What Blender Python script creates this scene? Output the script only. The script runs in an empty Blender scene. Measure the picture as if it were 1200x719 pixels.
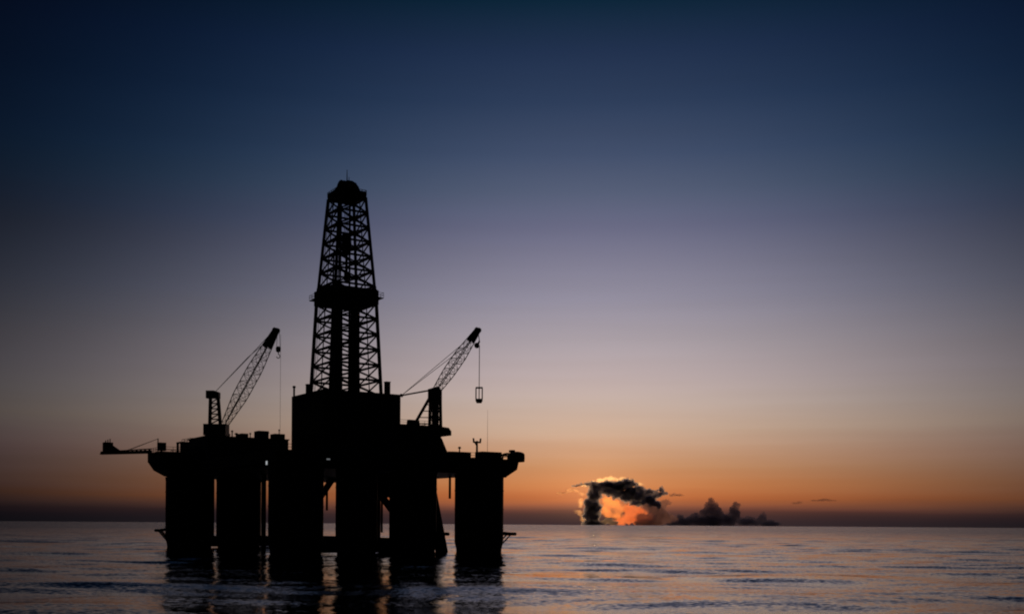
import bpy, bmesh, math, random
import numpy as np
from mathutils import Vector, Matrix, noise as mnoise

random.seed(7)
R = math.radians
scene = bpy.context.scene
COL = scene.collection

# ------------------------------------------------------------------ camera
F_PX, CX, HY = 1287.0, 600.0, 613.5        # focal length and horizon point in photo pixels
CAM_H = 6.4                                # a boat's deck above the sea
ROLL = 0.0067
cam_d = bpy.data.cameras.new('camera')
cam = bpy.data.objects.new('camera', cam_d)
COL.objects.link(cam)
cam_d.sensor_width = 36.0
cam_d.lens = 36.0 * F_PX / 1200.0
cam_d.shift_y = (HY - 359.5) / 1200.0
cam_d.clip_start = 0.5
cam_d.clip_end = 90000.0
cr, sr = math.cos(ROLL), math.sin(ROLL)
cam.matrix_world = Matrix(((cr, -sr, 0, 0), (0, 0, -1, 0), (sr, cr, 0, CAM_H), (0, 0, 0, 1)))
scene.camera = cam

# ------------------------------------------------------------------ light
SUN_AZ, SUN_EL = R(4.22), R(1.0)           # clockwise from +Y; just above the horizon behind the cloud
sun_dir = Vector((math.sin(SUN_AZ) * math.cos(SUN_EL), math.cos(SUN_AZ) * math.cos(SUN_EL), math.sin(SUN_EL)))
sd = bpy.data.lights.new('sun', 'SUN')
sd.energy = 0.06
sd.angle = R(0.53)
sd.color = (1.0, 0.52, 0.17)
sun = bpy.data.objects.new('sun', sd)
COL.objects.link(sun)
sun.rotation_euler = sun_dir.to_track_quat('Z', 'Y').to_euler()
sun.location = (60, 600, 200)


def lin(r, g, b):
    f = lambda c: (c / 255 / 12.92) if c / 255 <= 0.04045 else ((c / 255 + 0.055) / 1.055) ** 2.4
    return (f(r), f(g), f(b), 1.0)


world = bpy.data.worlds.new('World')
scene.world = world
world.use_nodes = True
nt = world.node_tree
nt.nodes.clear()
NN = nt.nodes.new


def L(a, b):
    nt.links.new(a, b)


def math_node(op, a=None, b=None, c=None, tree=None, clamp=False):
    t = tree or nt
    n = t.nodes.new('ShaderNodeMath')
    n.operation = op
    n.use_clamp = clamp
    for i, v in enumerate((a, b, c)):
        if v is None:
            continue
        if isinstance(v, (int, float)):
            n.inputs[i].default_value = v
        else:
            t.links.new(v, n.inputs[i])
    return n.outputs[0]


# dusk sky: colour by height above the horizon, fading with the angle from the sunset, plus a share of the Nishita sky
tc = NN('ShaderNodeTexCoord')
sep = NN('ShaderNodeSeparateXYZ')
L(tc.outputs['Generated'], sep.inputs[0])
sx, sy, sz = sep.outputs
hor = math_node('SQRT', math_node('ADD', math_node('ADD', math_node('MULTIPLY', sx, sx), math_node('MULTIPLY', sy, sy)), 1e-8))
el = math_node('DIVIDE', sz, hor)                                   # tan(elevation)
mpn = NN('ShaderNodeMapping')
mpn.inputs['Scale'].default_value = (3.0, 3.0, 55.0)
L(tc.outputs['Generated'], mpn.inputs[0])
skn = NN('ShaderNodeTexNoise')
skn.inputs['Scale'].default_value = 1.3
skn.inputs['Detail'].default_value = 4.0
L(mpn.outputs[0], skn.inputs['Vector'])
wob = math_node('MULTIPLY', math_node('SUBTRACT', skn.outputs[0], 0.5), 0.008)   # uneven haze layers near the horizon
el_w = math_node('ADD', el, wob)
ramp = NN('ShaderNodeValToRGB')
SKY = [(613, (56, 43, 46)), (606, (60, 44, 46)), (599, (80, 51, 48)), (591, (140, 82, 60)), (582, (188, 104, 58)), (566, (200, 126, 76)),
       (545, (196, 141, 100)), (525, (197, 153, 122)), (502, (200, 170, 148)), (470, (194, 174, 164)), (440, (186, 170, 170)),
       (400, (169, 159, 166)), (350, (145, 141, 158)), (300, (122, 121, 143)), (265, (103, 105, 131)), (225, (84, 94, 119)), (180, (64, 78, 106)),
       (120, (44, 61, 90)), (60, (31, 48, 77)), (0, (8, 36, 56)), (-200, (3, 22, 42)), (-674, (2, 12, 28))]
cr_el = ramp.color_ramp
while len(cr_el.elements) < len(SKY):
    cr_el.elements.new(0.5)
for e, (py, c) in zip(cr_el.elements, SKY):
    e.position = (613 - py) / F_PX
    e.color = lin(*c)
L(math_node('ADD', el_w, 0.0, clamp=True), ramp.inputs[0])
# angle from the sun's azimuth
ca = math_node('DIVIDE', math_node('ADD', math_node('MULTIPLY', sx, math.sin(SUN_AZ)), math_node('MULTIPLY', sy, math.cos(SUN_AZ))), hor)
ang = math_node('ARCCOSINE', math_node('MINIMUM', math_node('MAXIMUM', ca, -1.0), 1.0))
gau = math_node('EXPONENT', math_node('MULTIPLY', math_node('POWER', math_node('DIVIDE', ang, R(21.5)), 2.0), -1.0))
gau = math_node('ADD', math_node('MULTIPLY', gau, 0.985), 0.015)
cmb = NN('ShaderNodeCombineColor')
rx = NN('ShaderNodeValToRGB')                # how fast each colour fades to the sides, by height (halved)
FADE = [(0.0, (1.3, 1.0, .88)), (.012, (1.35, 1.05, .78)), (.03, (1.42, 1.15, .62)), (.06, (1.2, 1.08, .75)), (.09, (1.07, 1.0, .9)), (.16, (1.22, 1.17, 1.1)), (.25, (1.6, 1.42, 1.3)), (.32, (1.95, 1.35, 1.1)), (.48, (1.98, 1.25, .95))]
while len(rx.color_ramp.elements) < len(FADE):
    rx.color_ramp.elements.new(0.5)
for e, (p_, c) in zip(rx.color_ramp.elements, FADE):
    e.position = p_
    e.color = (c[0] / 2, c[1] / 2, c[2] / 2, 1)
L(math_node('ADD', el_w, 0.0, clamp=True), rx.inputs[0])
sepx = NN('ShaderNodeSeparateColor')
L(rx.outputs[0], sepx.inputs[0])
for i in range(3):
    L(math_node('POWER', gau, math_node('MULTIPLY', sepx.outputs[i], 2.0)), cmb.inputs[i])
mul = NN('ShaderNodeMix')
mul.data_type = 'RGBA'
mul.blend_type = 'MULTIPLY'
mul.inputs[0].default_value = 1.0
L(ramp.outputs[0], mul.inputs[6])
L(cmb.outputs[0], mul.inputs[7])
# thin brightness mottling
mot = math_node('ADD', math_node('MULTIPLY', skn.outputs[0], 0.14), 0.93)
sc1 = NN('ShaderNodeVectorMath')
sc1.operation = 'SCALE'
L(mul.outputs[2], sc1.inputs[0])
L(mot, sc1.inputs['Scale'])
sky = NN('ShaderNodeTexSky')
sky.sky_type = 'NISHITA'
sky.sun_disc = False
sky.sun_elevation = SUN_EL
sky.sun_rotation = SUN_AZ
sky.dust_density = 2.0
# warm aureole close round the sun
dt = NN('ShaderNodeVectorMath')
dt.operation = 'DOT_PRODUCT'
L(tc.outputs['Generated'], dt.inputs[0])
dt.inputs[1].default_value = sun_dir
sa = math_node('ARCCOSINE', math_node('MINIMUM', dt.outputs['Value'], 0.9999999))
aur = math_node('MULTIPLY', math_node('EXPONENT', math_node('MULTIPLY', sa, -1.0 / R(2.1))), math_node('MULTIPLY', math_node('DIVIDE', el, 0.03, clamp=True), 0.25))
auc = NN('ShaderNodeVectorMath')
auc.operation = 'SCALE'
auc.inputs[0].default_value = (1.0, 0.47, 0.22)
L(aur, auc.inputs['Scale'])
aus = NN('ShaderNodeVectorMath')
aus.operation = 'ADD'
L(sc1.outputs[0], aus.inputs[0])
L(auc.outputs[0], aus.inputs[1])
sc1 = aus
bg1, bg2, addw, wout = NN('ShaderNodeBackground'), NN('ShaderNodeBackground'), NN('ShaderNodeAddShader'), NN('ShaderNodeOutputWorld')
L(sc1.outputs[0], bg1.inputs[0])
bg1.inputs[1].default_value = 1.0
L(sky.outputs[0], bg2.inputs[0])
bg2.inputs[1].default_value = 0.0012
L(bg1.outputs[0], addw.inputs[0])
L(bg2.outputs[0], addw.inputs[1])
L(addw.outputs[0], wout.inputs[0])

scene.view_settings.view_transform = 'Standard'
scene.view_settings.look = 'None'
scene.view_settings.exposure = 0.0
scene.view_settings.gamma = 1.0
scene.view_settings.use_curve_mapping = False
scene.render.engine = 'CYCLES'
cy = scene.cycles
cy.use_denoising = True
cy.max_bounces = 6
cy.volume_bounces = 3
cy.transparent_max_bounces = 16
cy.filter_width = 2.0


# ------------------------------------------------------------------ materials
def new_mat(name):
    m = bpy.data.materials.new(name)
    m.use_nodes = True
    m.node_tree.nodes.clear()
    return m, m.node_tree


def paint(name, base, rust=(0.09, 0.04, 0.02), amount=0.35, rough=0.55, metal=0.0):
    """weathered marine paint: flat colour with rust streaks and uneven gloss"""
    m, t = new_mat(name)
    n = t.nodes.new
    out, b = n('ShaderNodeOutputMaterial'), n('ShaderNodeBsdfPrincipled')
    tcn, mp, ns, rp, mx = n('ShaderNodeTexCoord'), n('ShaderNodeMapping'), n('ShaderNodeTexNoise'), n('ShaderNodeValToRGB'), n('ShaderNodeMix')
    mp.inputs['Scale'].default_value = (0.8, 0.8, 0.16)
    ns.inputs['Scale'].default_value = 1.0
    ns.inputs['Detail'].default_value = 6.0
    rp.color_ramp.elements[0].position = 0.5
    rp.color_ramp.elements[1].position = 0.72
    rp.color_ramp.elements[1].color = (amount, amount, amount, 1)
    mx.data_type = 'RGBA'
    mx.inputs[6].default_value = (*base, 1)
    mx.inputs[7].default_value = (*rust, 1)
    t.links.new(tcn.outputs['Object'], mp.inputs[0])
    t.links.new(mp.outputs[0], ns.inputs['Vector'])
    t.links.new(ns.outputs[0], rp.inputs[0])
    t.links.new(rp.outputs[0], mx.inputs[0])
    t.links.new(mx.outputs[2], b.inputs['Base Color'])
    b.inputs['Roughness'].default_value = rough
    b.inputs['Metallic'].default_value = metal
    b.inputs['Specular IOR Level'].default_value = 0.25
    t.links.new(b.outputs[0], out.inputs[0])
    return m


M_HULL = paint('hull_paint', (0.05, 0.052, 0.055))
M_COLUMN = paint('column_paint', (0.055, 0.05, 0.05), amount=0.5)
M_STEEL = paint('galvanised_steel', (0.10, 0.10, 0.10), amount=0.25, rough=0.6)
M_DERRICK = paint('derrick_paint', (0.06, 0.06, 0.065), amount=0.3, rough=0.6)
M_CRANE = paint('crane_paint', (0.14, 0.09, 0.05), amount=0.4)
M_HOUSE = paint('house_paint', (0.09, 0.09, 0.085), amount=0.25)
M_ROPE = paint('wire_rope', (0.05, 0.05, 0.05), amount=0.1, rough=0.7)
M_BOAT = paint('lifeboat_paint', (0.20, 0.07, 0.03), amount=0.1, rough=0.4)
M_BOX = paint('container_paint', (0.08, 0.05, 0.045), amount=0.4)
M_GLASS = paint('dark_glass', (0.01, 0.012, 0.015), amount=0.05, rough=0.08)


def lamp_mat(name, col, s):
    m, t = new_mat(name)
    out, e = t.nodes.new('ShaderNodeOutputMaterial'), t.nodes.new('ShaderNodeEmission')
    e.inputs[0].default_value = (*col, 1)
    e.inputs[1].default_value = s
    t.links.new(e.outputs[0], out.inputs[0])
    return m


M_LAMP = lamp_mat('lamp_glow', (0.9, 0.95, 1.0), 0.4)
M_LAMP2 = lamp_mat('dim_lamp_glow', (0.9, 0.95, 1.0), 0.12)


# ------------------------------------------------------------------ rig frame and pixel helpers
YAW = R(33.0)
RC, RS = math.cos(YAW), math.sin(YAW)
X0, Y0 = -41.9, 255.0


def to_world(u, v, z):
    return Vector((X0 + u * RC - v * RS, Y0 + u * RS + v * RC, z))


def to_rig(p):
    x, y = p[0] - X0, p[1] - Y0
    return Vector((x * RC + y * RS, -x * RS + y * RC, p[2]))


def ray(px, py):
    dx, dy = px - CX, py - HY
    return Vector(((dx * cr + dy * sr) / F_PX, 1.0, -(-dx * sr + dy * cr) / F_PX))


def at_depth(px, py, d):
    r = ray(px, py) * d
    return to_rig((r.x, r.y, r.z + CAM_H))


def at_v(px, py, v):                       # the point seen at a pixel on the rig plane v = const
    r = ray(px, py)
    k = (v - X0 * RS + Y0 * RC) / (-r.x * RS + r.y * RC)
    p = r * k
    return to_rig((p.x, p.y, p.z + CAM_H))


def at_u(px, py, u):
    r = ray(px, py)
    k = (u + X0 * RC + Y0 * RS) / (r.x * RC + r.y * RS)
    p = r * k
    return to_rig((p.x, p.y, p.z + CAM_H))


# ------------------------------------------------------------------ mesh builder (rig coordinates)
class MB:
    def __init__(self):
        self.v, self.f = [], []

    def box(self, a, b):
        n = len(self.v)
        (x0, y0, z0), (x1, y1, z1) = a, b
        self.v += [(x, y, z) for z in (z0, z1) for x, y in ((x0, y0), (x1, y0), (x1, y1), (x0, y1))]
        self.f += [tuple(n + i for i in q) for q in ((3, 2, 1, 0), (4, 5, 6, 7), (0, 1, 5, 4), (1, 2, 6, 5), (2, 3, 7, 6), (3, 0, 4, 7))]
        return self

    def tube(self, p, q, r, n=6, r2=None):
        p, q = Vector(p), Vector(q)
        r2 = r if r2 is None else r2
        d = (q - p).normalized()
        a = d.orthogonal().normalized()
        b = d.cross(a)
        k = len(self.v)
        for c, rr in ((p, r), (q, r2)):
            for i in range(n):
                t = 2 * math.pi * (i + 0.5) / n
                self.v.append(tuple(c + (a * math.cos(t) + b * math.sin(t)) * rr))
        for i in range(n):
            j = (i + 1) % n
            self.f.append((k + i, k + j, k + n + j, k + n + i))
        self.f.append(tuple(k + i for i in range(n - 1, -1, -1)))
        self.f.append(tuple(k + n + i for i in range(n)))
        return self

    def rod(self, pts, r, n=5):
        for p, q in zip(pts[:-1], pts[1:]):
            self.tube(p, q, r, n)
        return self

    def lathe(self, c, prof, n=32):
        """prof: (radius, z) rings around the vertical axis through c"""
        k = len(self.v)
        for rr, z in prof:
            for i in range(n):
                t = 2 * math.pi * i / n
                self.v.append((c[0] + rr * math.cos(t), c[1] + rr * math.sin(t), z))
        for m in range(len(prof) - 1):
            for i in range(n):
                j = (i + 1) % n
                self.f.append((k + m * n + i, k + m * n + j, k + (m + 1) * n + j, k + (m + 1) * n + i))
        self.f.append(tuple(k + i for i in range(n - 1, -1, -1)))
        self.f.append(tuple(k + (len(prof) - 1) * n + i for i in range(n)))
        return self

    def prism(self, poly, off):
        """a planar polygon of 3-D points swept along off"""
        k, m = len(self.v), len(poly)
        off = Vector(off)
        self.v += [tuple(Vector(p)) for p in poly] + [tuple(Vector(p) + off) for p in poly]
        self.f.append(tuple(k + i for i in range(m - 1, -1, -1)))
        self.f.append(tuple(k + m + i for i in range(m)))
        for i in range(m):
            j = (i + 1) % m
            self.f.append((k + i, k + j, k + m + j, k + m + i))
        return self

    def build(self, name, mat, parent=None, base=(0, 0, 0), smooth=False, stuff=False):
        me = bpy.data.meshes.new(name)
        me.from_pydata([(x - base[0], y - base[1], z - base[2]) for x, y, z in self.v], [], self.f)
        bm = bmesh.new()
        bm.from_mesh(me)
        bmesh.ops.recalc_face_normals(bm, faces=bm.faces)
        bm.to_mesh(me)
        bm.free()
        if smooth:
            for p in me.polygons:
                p.use_smooth = len(p.vertices) == 4
        me.materials.append(mat)
        o = bpy.data.objects.new(name, me)
        COL.objects.link(o)
        if parent is not None:
            o.parent = parent
        if stuff:
            o['kind'] = 'stuff'
        return o


class Thing:
    """an Empty at the thing's base in rig coordinates that parents its parts"""

    def __init__(self, name, label, cat, base, group=None):
        self.base = tuple(base)
        o = self.o = bpy.data.objects.new(name, None)
        COL.objects.link(o)
        o.empty_display_size = 0.5
        o.location = to_world(*base)
        o.rotation_euler = (0, 0, YAW)
        o['label'], o['category'] = label, cat
        if group:
            o['group'] = group

    def part(self, name, mb, mat, parent=None, smooth=False, stuff=False, label=None):
        p = mb.build(name, mat, parent or self.o, self.base, smooth, stuff)
        if label:
            p['label'] = label
        return p


def railing(mb, pts, h=1.1, step=2.0, r=0.045):
    """posts and two rails along a polyline at floor height"""
    for p, q in zip(pts[:-1], pts[1:]):
        p, q = Vector(p), Vector(q)
        n = max(1, int((q - p).length / step))
        for i in range(n + 1):
            c = p.lerp(q, i / n)
            mb.tube(c, c + Vector((0, 0, h)), r, 4)
        for k in (0.5, 1.0):
            mb.tube(p + Vector((0, 0, h * k)), q + Vector((0, 0, h * k)), r, 4)
    return mb


# ------------------------------------------------------------------ sea
def axis(lo_far, lo, hi, hi_far, step, grow, grow2):
    a = list(np.arange(lo, hi + step * 0.5, step))
    s, x = step, a[-1]
    while x < hi_far:
        s *= grow
        x += s
        a.append(min(x, hi_far))
    s, x = step, a[0]
    pre = []
    while x > lo_far:
        s *= grow2
        x -= s
        pre.append(max(x, lo_far))
    return np.array(pre[::-1] + a)


xs = axis(-14000, -170, 170, 14000, 1.0, 1.04, 1.04)
ys = axis(-14000, 50, 420, 14000, 0.7, 1.018, 1.08)
gx, gy = np.meshgrid(xs, ys)
dxs, dys = np.gradient(xs), np.gradient(ys)
gsx, gsy = np.meshgrid(dxs, dys)
gz = np.zeros_like(gx)
rng = np.random.default_rng(11)
for k in range(70):
    lam = 5.0 * (60.0 / 5.0) ** rng.random()
    th = rng.normal(R(84), R(26))
    kx, ky = math.cos(th) * 2 * math.pi / lam, math.sin(th) * 2 * math.pi / lam
    amp = 0.0015 * lam ** 0.93
    sp = gsx * abs(math.cos(th)) + gsy * abs(math.sin(th))
    w = np.clip((lam / sp - 3.0) / 3.0, 0, 1)
    gz += amp * w * np.sin(kx * gx + ky * gy + rng.random() * 6.283)
ny, nx = gx.shape
co = np.stack([gx, gy, gz], -1).reshape(-1, 3).astype(np.float32)
ii = (np.arange(ny - 1)[:, None] * nx + np.arange(nx - 1)[None, :]).reshape(-1)
quads = np.stack([ii, ii + 1, ii + nx + 1, ii + nx], 1).astype(np.int32)
me = bpy.data.meshes.new('sea')
me.vertices.add(len(co))
me.vertices.foreach_set('co', co.reshape(-1))
me.loops.add(quads.size)
me.loops.foreach_set('vertex_index', quads.reshape(-1))
me.polygons.add(len(quads))
me.polygons.foreach_set('loop_start', np.arange(0, quads.size, 4, dtype=np.int32))
me.polygons.foreach_set('loop_total', np.full(len(quads), 4, dtype=np.int32))
me.polygons.foreach_set('use_smooth', np.ones(len(quads), dtype=bool))
me.update(calc_edges=True)
sea = bpy.data.objects.new('sea', me)
COL.objects.link(sea)
sea['kind'] = 'structure'

m, t = new_mat('sea_water')
n = t.nodes.new
out, b, geo = n('ShaderNodeOutputMaterial'), n('ShaderNodeBsdfPrincipled'), n('ShaderNodeNewGeometry')
b.inputs['Base Color'].default_value = (0.006, 0.014, 0.022, 1)
b.inputs['Roughness'].default_value = 0.06
b.inputs['IOR'].default_value = 1.34
acc = geo.outputs['Normal']
# small ripples as slope noise at three sizes, long-crested across the view
ln_ = n('ShaderNodeVectorMath')
ln_.operation = 'LENGTH'
t.links.new(geo.outputs['Position'], ln_.inputs[0])
mr = n('ShaderNodeMapRange')
mr.interpolation_type = 'SMOOTHSTEP'
for i_, v_ in enumerate((200.0, 1200.0, 1.0, 3.5)):
    mr.inputs[1 + i_].default_value = v_
t.links.new(ln_.outputs['Value'], mr.inputs[0])
far_gain = mr.outputs[0]
mr2 = n('ShaderNodeMapRange')              # unresolved chop far out reads as gloss lost
mr2.interpolation_type = 'SMOOTHSTEP'
for i_, v_ in enumerate((150.0, 1400.0, 0.05, 0.2)):
    mr2.inputs[1 + i_].default_value = v_
t.links.new(ln_.outputs['Value'], mr2.inputs[0])
t.links.new(mr2.outputs[0], b.inputs['Roughness'])
for scale, str_, detail, far_up in (((0.07, 0.24, 1), 0.15, 2.0, True), ((1.8, 4.5, 1), 0.33, 2.0, True), ((0.010, 0.035, 1), 0.13, 2.0, False)):
    mp, ns, sb, sc = n('ShaderNodeMapping'), n('ShaderNodeTexNoise'), n('ShaderNodeVectorMath'), n('ShaderNodeVectorMath')
    mp.inputs['Scale'].default_value = scale
    mp.inputs['Rotation'].default_value = (0, 0, R(-8))
    ns.inputs['Scale'].default_value = 1.0
    ns.inputs['Detail'].default_value = detail
    t.links.new(geo.outputs['Position'], mp.inputs[0])
    t.links.new(mp.outputs[0], ns.inputs['Vector'])
    sb.operation = 'SUBTRACT'
    sb.inputs[1].default_value = (0.5, 0.5, 0.5)
    t.links.new(ns.outputs['Color'], sb.inputs[0])
    sc.operation = 'MULTIPLY'
    sc.inputs[1].default_value = (str_ * 0.6, str_ * 1.2, 0)
    t.links.new(sb.outputs[0], sc.inputs[0])
    if far_up:                              # out where the modelled waves get too fine for the mesh, their slope goes into the ripple noise
        sc2 = n('ShaderNodeVectorMath')
        sc2.operation = 'SCALE'
        t.links.new(sc.outputs[0], sc2.inputs[0])
        t.links.new(far_gain, sc2.inputs['Scale'])
        sc = sc2
    ad = n('ShaderNodeVectorMath')
    ad.operation = 'ADD'
    t.links.new(acc, ad.inputs[0])
    t.links.new(sc.outputs[0], ad.inputs[1])
    acc = ad.outputs[0]
nm = n('ShaderNodeVectorMath')
nm.operation = 'NORMALIZE'
t.links.new(acc, nm.inputs[0])
t.links.new(nm.outputs[0], b.inputs['Normal'])
t.links.new(b.outputs[0], out.inputs[0])
me.materials.append(m)

# ------------------------------------------------------------------ the floating platform
DZ0, DZ1 = 17.1, 20.4                      # main deck box
U0, U1, V0, V1 = -27.5, 25.6, -36.5, 36.5
plat = Thing('drilling_platform', 'black semi-submersible drilling platform standing on thick round columns in the sea', 'oil platform', (0, 0, -22))
for v in (-31, 31):                        # submerged pontoons
    mb = MB()
    prof = [(-38, -4.5), (-34, -6.8), (34, -6.8), (38, -4.5), (38, 4.5), (34, 6.8), (-34, 6.8), (-38, 4.5)]
    mb.prism([(x, v + y * 0.95, -22) for x, y in prof], (0, 0, 7.5))
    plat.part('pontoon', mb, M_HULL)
NEAR = [(-21.2, 5.4), (-8.1, 4.25), (at_v(484, 600, -31).x, 5.0), (21.2, 5.35)]
FAR = [(at_v(222.0, 600, 31).x, 5.6), (at_v(279.8, 600, 31).x, 5.45), (at_v(347, 600, 31).x, 4.9), (at_v(417, 600, 31).x, 4.3)]
for v, row in ((-31, NEAR), (31, FAR)):
    for i, (u, r) in enumerate(row):
        mb = MB().lathe((u, v), [(r * 0.9, -14.7), (r * 0.92, -1.5), (r * 0.93, 0.9), (r, 2.4), (r, 15.3), (r, 16.2), (r * 1.02, 17.15)], 40)
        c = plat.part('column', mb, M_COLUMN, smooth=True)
        mb = MB()                          # ring stiffeners and a fender band
        for z in (5.2, 9.6, 13.6):
            mb.lathe((u, v), [(r + 0.002, z - 0.1), (r + 0.07, z - 0.1), (r + 0.07, z + 0.1), (r + 0.002, z + 0.1)], 40)
        plat.part('stiffener_band', mb, M_HULL, c)
        mb = MB()                          # caged ladder down the outer face
        sgn = -1 if v < 0 else 1
        y = v + sgn * (r + 0.35)
        for dx in (-0.25, 0.25):
            mb.tube((u + dx, y, 1.5), (u + dx, y, 17.0), 0.05, 4)
        for k in range(38):
            mb.tube((u - 0.25, y, 1.7 + 0.4 * k), (u + 0.25, y, 1.7 + 0.4 * k), 0.03, 4)
        for z in (4, 8, 12, 16):
            mb.tube((u, y, z), (u, v + sgn * (r - 0.1), z), 0.05, 4)
        plat.part('ladder', mb, M_STEEL, c)


def anchor_rack(px, py, vrow, ucol, r, sgn, parts_len):
    """horizontal tubular bolster standing out from a corner column"""
    p = at_v(px, py, vrow)
    mb = MB()
    for dv in (-1.6, 0.0, 1.6):
        mb.tube((ucol + sgn * (r * 0.85), vrow + dv, p.z + 0.35), (ucol + sgn * (r + parts_len), vrow + dv, p.z), 0.28, 8)
        mb.tube((ucol + sgn * (r * 0.85), vrow + dv, p.z - 2.6), (ucol + sgn * (r + parts_len * 0.8), vrow + dv, p.z), 0.16, 6)
    mb.tube((ucol + sgn * (r + parts_len), vrow - 2.4, p.z), (ucol + sgn * (r + parts_len), vrow + 2.4, p.z), 0.38, 8)
    plat.part('anchor_rack', mb, M_STEEL)


anchor_rack(594, 625, -31, 21.2, 5.35, 1, 2.6)
anchor_rack(190, 621, 31, FAR[0][0], 5.74, -1, 1.7)
anchor_rack(520, 625, -31, NEAR[2][0], 5.0, 1, 2.2)

braces = []
for v, row in ((-31, NEAR), (31, FAR)):    # horizontal braces along the inner columns
    for a, b_ in ((0, 1), (1, 2)):
        braces.append(((row[a][0], v, 1.7), (row[b_][0], v, 1.7), 1.35))
for k in (1, 2):                           # horizontal and rising cross braces
    (ua, _), (ub, _) = NEAR[k], FAR[k]
    braces.append(((ua, -31, 2.4), (ub, 31, 2.4), 0.85))
    um = (ua + ub) / 2
    if k == 2:
        braces.append(((ua, -31, 3.4), (um, -9, 17.3), 0.8))
        braces.append(((ub, 31, 3.4), (um, 9, 17.3), 0.8))
pa, pb = at_v(500, 556, -30), at_v(516.5, 640, -30)
braces.append(((pa.x, -30, 17.3), (pb.x + (pb.x - pa.x) * 1.02, -30, -14.8), 1.35))
braces.append(((5.0, 30, 17.3), (10.5, 30, -14.8), 0.95))
for a_, b_, r in braces:
    plat.part('brace', MB().tube(a_, b_, r, 18), M_COLUMN, smooth=True)

# deck box with a chamfered lower edge and web frames
mb = MB()
mb.box((U0, V0, DZ0 + 0.9), (U1, V1, DZ1))
mb.box((U0 + 1.2, V0 + 1.2, DZ0), (U1 - 1.2, V1 - 1.2, DZ0 + 0.9))
deck = plat.part('main_deck', mb, M_HULL)
mb = MB()
for k in range(18):
    u = U0 + 1.5 + k * 3.0
    if u < U1 - 0.6:
        for v in (V0, V1):
            s = -1 if v < 0 else 1
            mb.box((u - 0.12, min(v + s * 0.003, v + s * 0.3), DZ0 + 1.0), (u + 0.12, max(v + s * 0.003, v + s * 0.3), DZ1 - 0.3))
plat.part('web_frame', mb, M_HULL, deck, stuff=True)
mb = MB()
railing(mb, [(U0 + .3, V0 + .3, DZ1), (U1 - .3, V0 + .3, DZ1), (U1 - .3, V1 - .3, DZ1), (U0 + .3, V1 - .3, DZ1), (U0 + .3, V0 + .3, DZ1)])
plat.part('handrail', mb, M_STEEL, deck)

# moonpool trunk and drains under the deck
mb = MB()
q = at_depth(452, 580, 254)
mb.box((q.x - 3.4, q.y - 3.4, 12.6), (q.x + 3.4, q.y + 3.4, DZ0 + 0.02))
mb.prism([(q.x - 3.4, q.y - 3.4, 12.6), (q.x + 3.4, q.y - 3.4, 12.6), (q.x + 3.4, q.y + 3.4, 12.6), (q.x - 3.4, q.y + 3.4, 12.6)], (0, 0, -0.2))
plat.part('moonpool_trunk', mb, M_HULL)

for px, v, r, zb in ((309, 5, .55, -14), (383, 20, .3, 9.5), (444, 12, .45, -14), (447.5, 18, .3, 4.0), (527, -22, .28, 12.0), (250.4, 26, .16, 3)):
    u = at_v(px, 600, v).x                 # seawater caissons and drain pipes hanging below the deck
    plat.part('caisson', MB().tube((u, v, DZ0 + .05), (u, v, zb), r, 10), M_COLUMN, smooth=True)

# cantilevered winch platform at the flare corner, sloping underneath
WV = 33.0
poly = [at_v(x, y, WV) for x, y in ((173, 531), (173, 541), (180, 551), (192, 557.5), (198, 559))]
poly += [(U0 - 0.02, WV, poly[-1].z), (U0 - 0.02, WV, poly[0].z)]
wp = plat.part('winch_platform', MB().prism(poly, (0, -11, 0)), M_HULL)
WZ = poly[0].z if not isinstance(poly[0], tuple) else poly[0][2]
u_w = at_v(173, 531, WV).x
plat.part('handrail', railing(MB(), [(U0, WV - .2, WZ), (u_w + .2, WV - .2, WZ), (u_w + .2, WV - 10.8, WZ), (U0, WV - 10.8, WZ)]), M_STEEL, wp)

rd = plat.part('raised_deck', MB().box((U0 + .02, 12, DZ1 + .002), (at_v(247, 531, 14).x, 35.5, WZ)), M_HULL)
# ------------------------------------------------------------------ burner boom
bz = WZ
tip = at_depth(118, 533, 262)
root = Vector((u_w, WV - 3.5, bz))
bb = Thing('burner_boom', 'long slender flare boom jutting out over the water, dark burner head at its tip', 'flare boom', root)
tipv = Vector((tip.x, tip.y, bz - 0.35))
d = (tipv - root)
dn = d.normalized()
side = Vector((-dn.y, dn.x, 0))
mb = MB()
for s in (-0.7, 0.7):
    mb.tube(root + side * s, tipv + side * s * 0.6, 0.16, 6)
mb.tube(root + Vector((0, 0, 0.95)), tipv + Vector((0, 0, 0.5)), 0.14, 6)
bb.part('chord', mb, M_STEEL)
bb.part('gas_line', MB().tube(root + Vector((0, 0, .3)), tipv + Vector((0, 0, .25)), 0.34, 10, 0.26), M_STEEL)
mb = MB()
nb = 12
for k in range(nb):
    a, c = root.lerp(tipv, k / nb), root.lerp(tipv, (k + 1) / nb)
    w = 0.7 - 0.28 * k / nb
    top = (a + c) / 2 + Vector((0, 0, 0.9 - 0.4 * k / nb))
    for s in (-1, 1):
        mb.tube(a + side * s * w, top, 0.07, 4)
        mb.tube(c + side * s * w, top, 0.07, 4)
    mb.tube(a + side * w, c - side * w, 0.07, 4)
bb.part('lacing', mb, M_STEEL, stuff=True)
hc = root.lerp(tipv, 0.86)
mb = MB()
hb0, hb1 = hc - Vector((1.0, 1.0, -0.1)), hc + Vector((1.0, 1.0, 2.7))
mb.box(hb0, hb1)
mb.prism([hc + Vector((1.0, -0.9, 0.4)), hc + Vector((1.0, -0.9, 2.0)), hc + Vector((3.4, -0.9, 0.4))], (0, 1.8, 0))
head = bb.part('burner_head', mb, M_BOX)
mb = MB()
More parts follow.
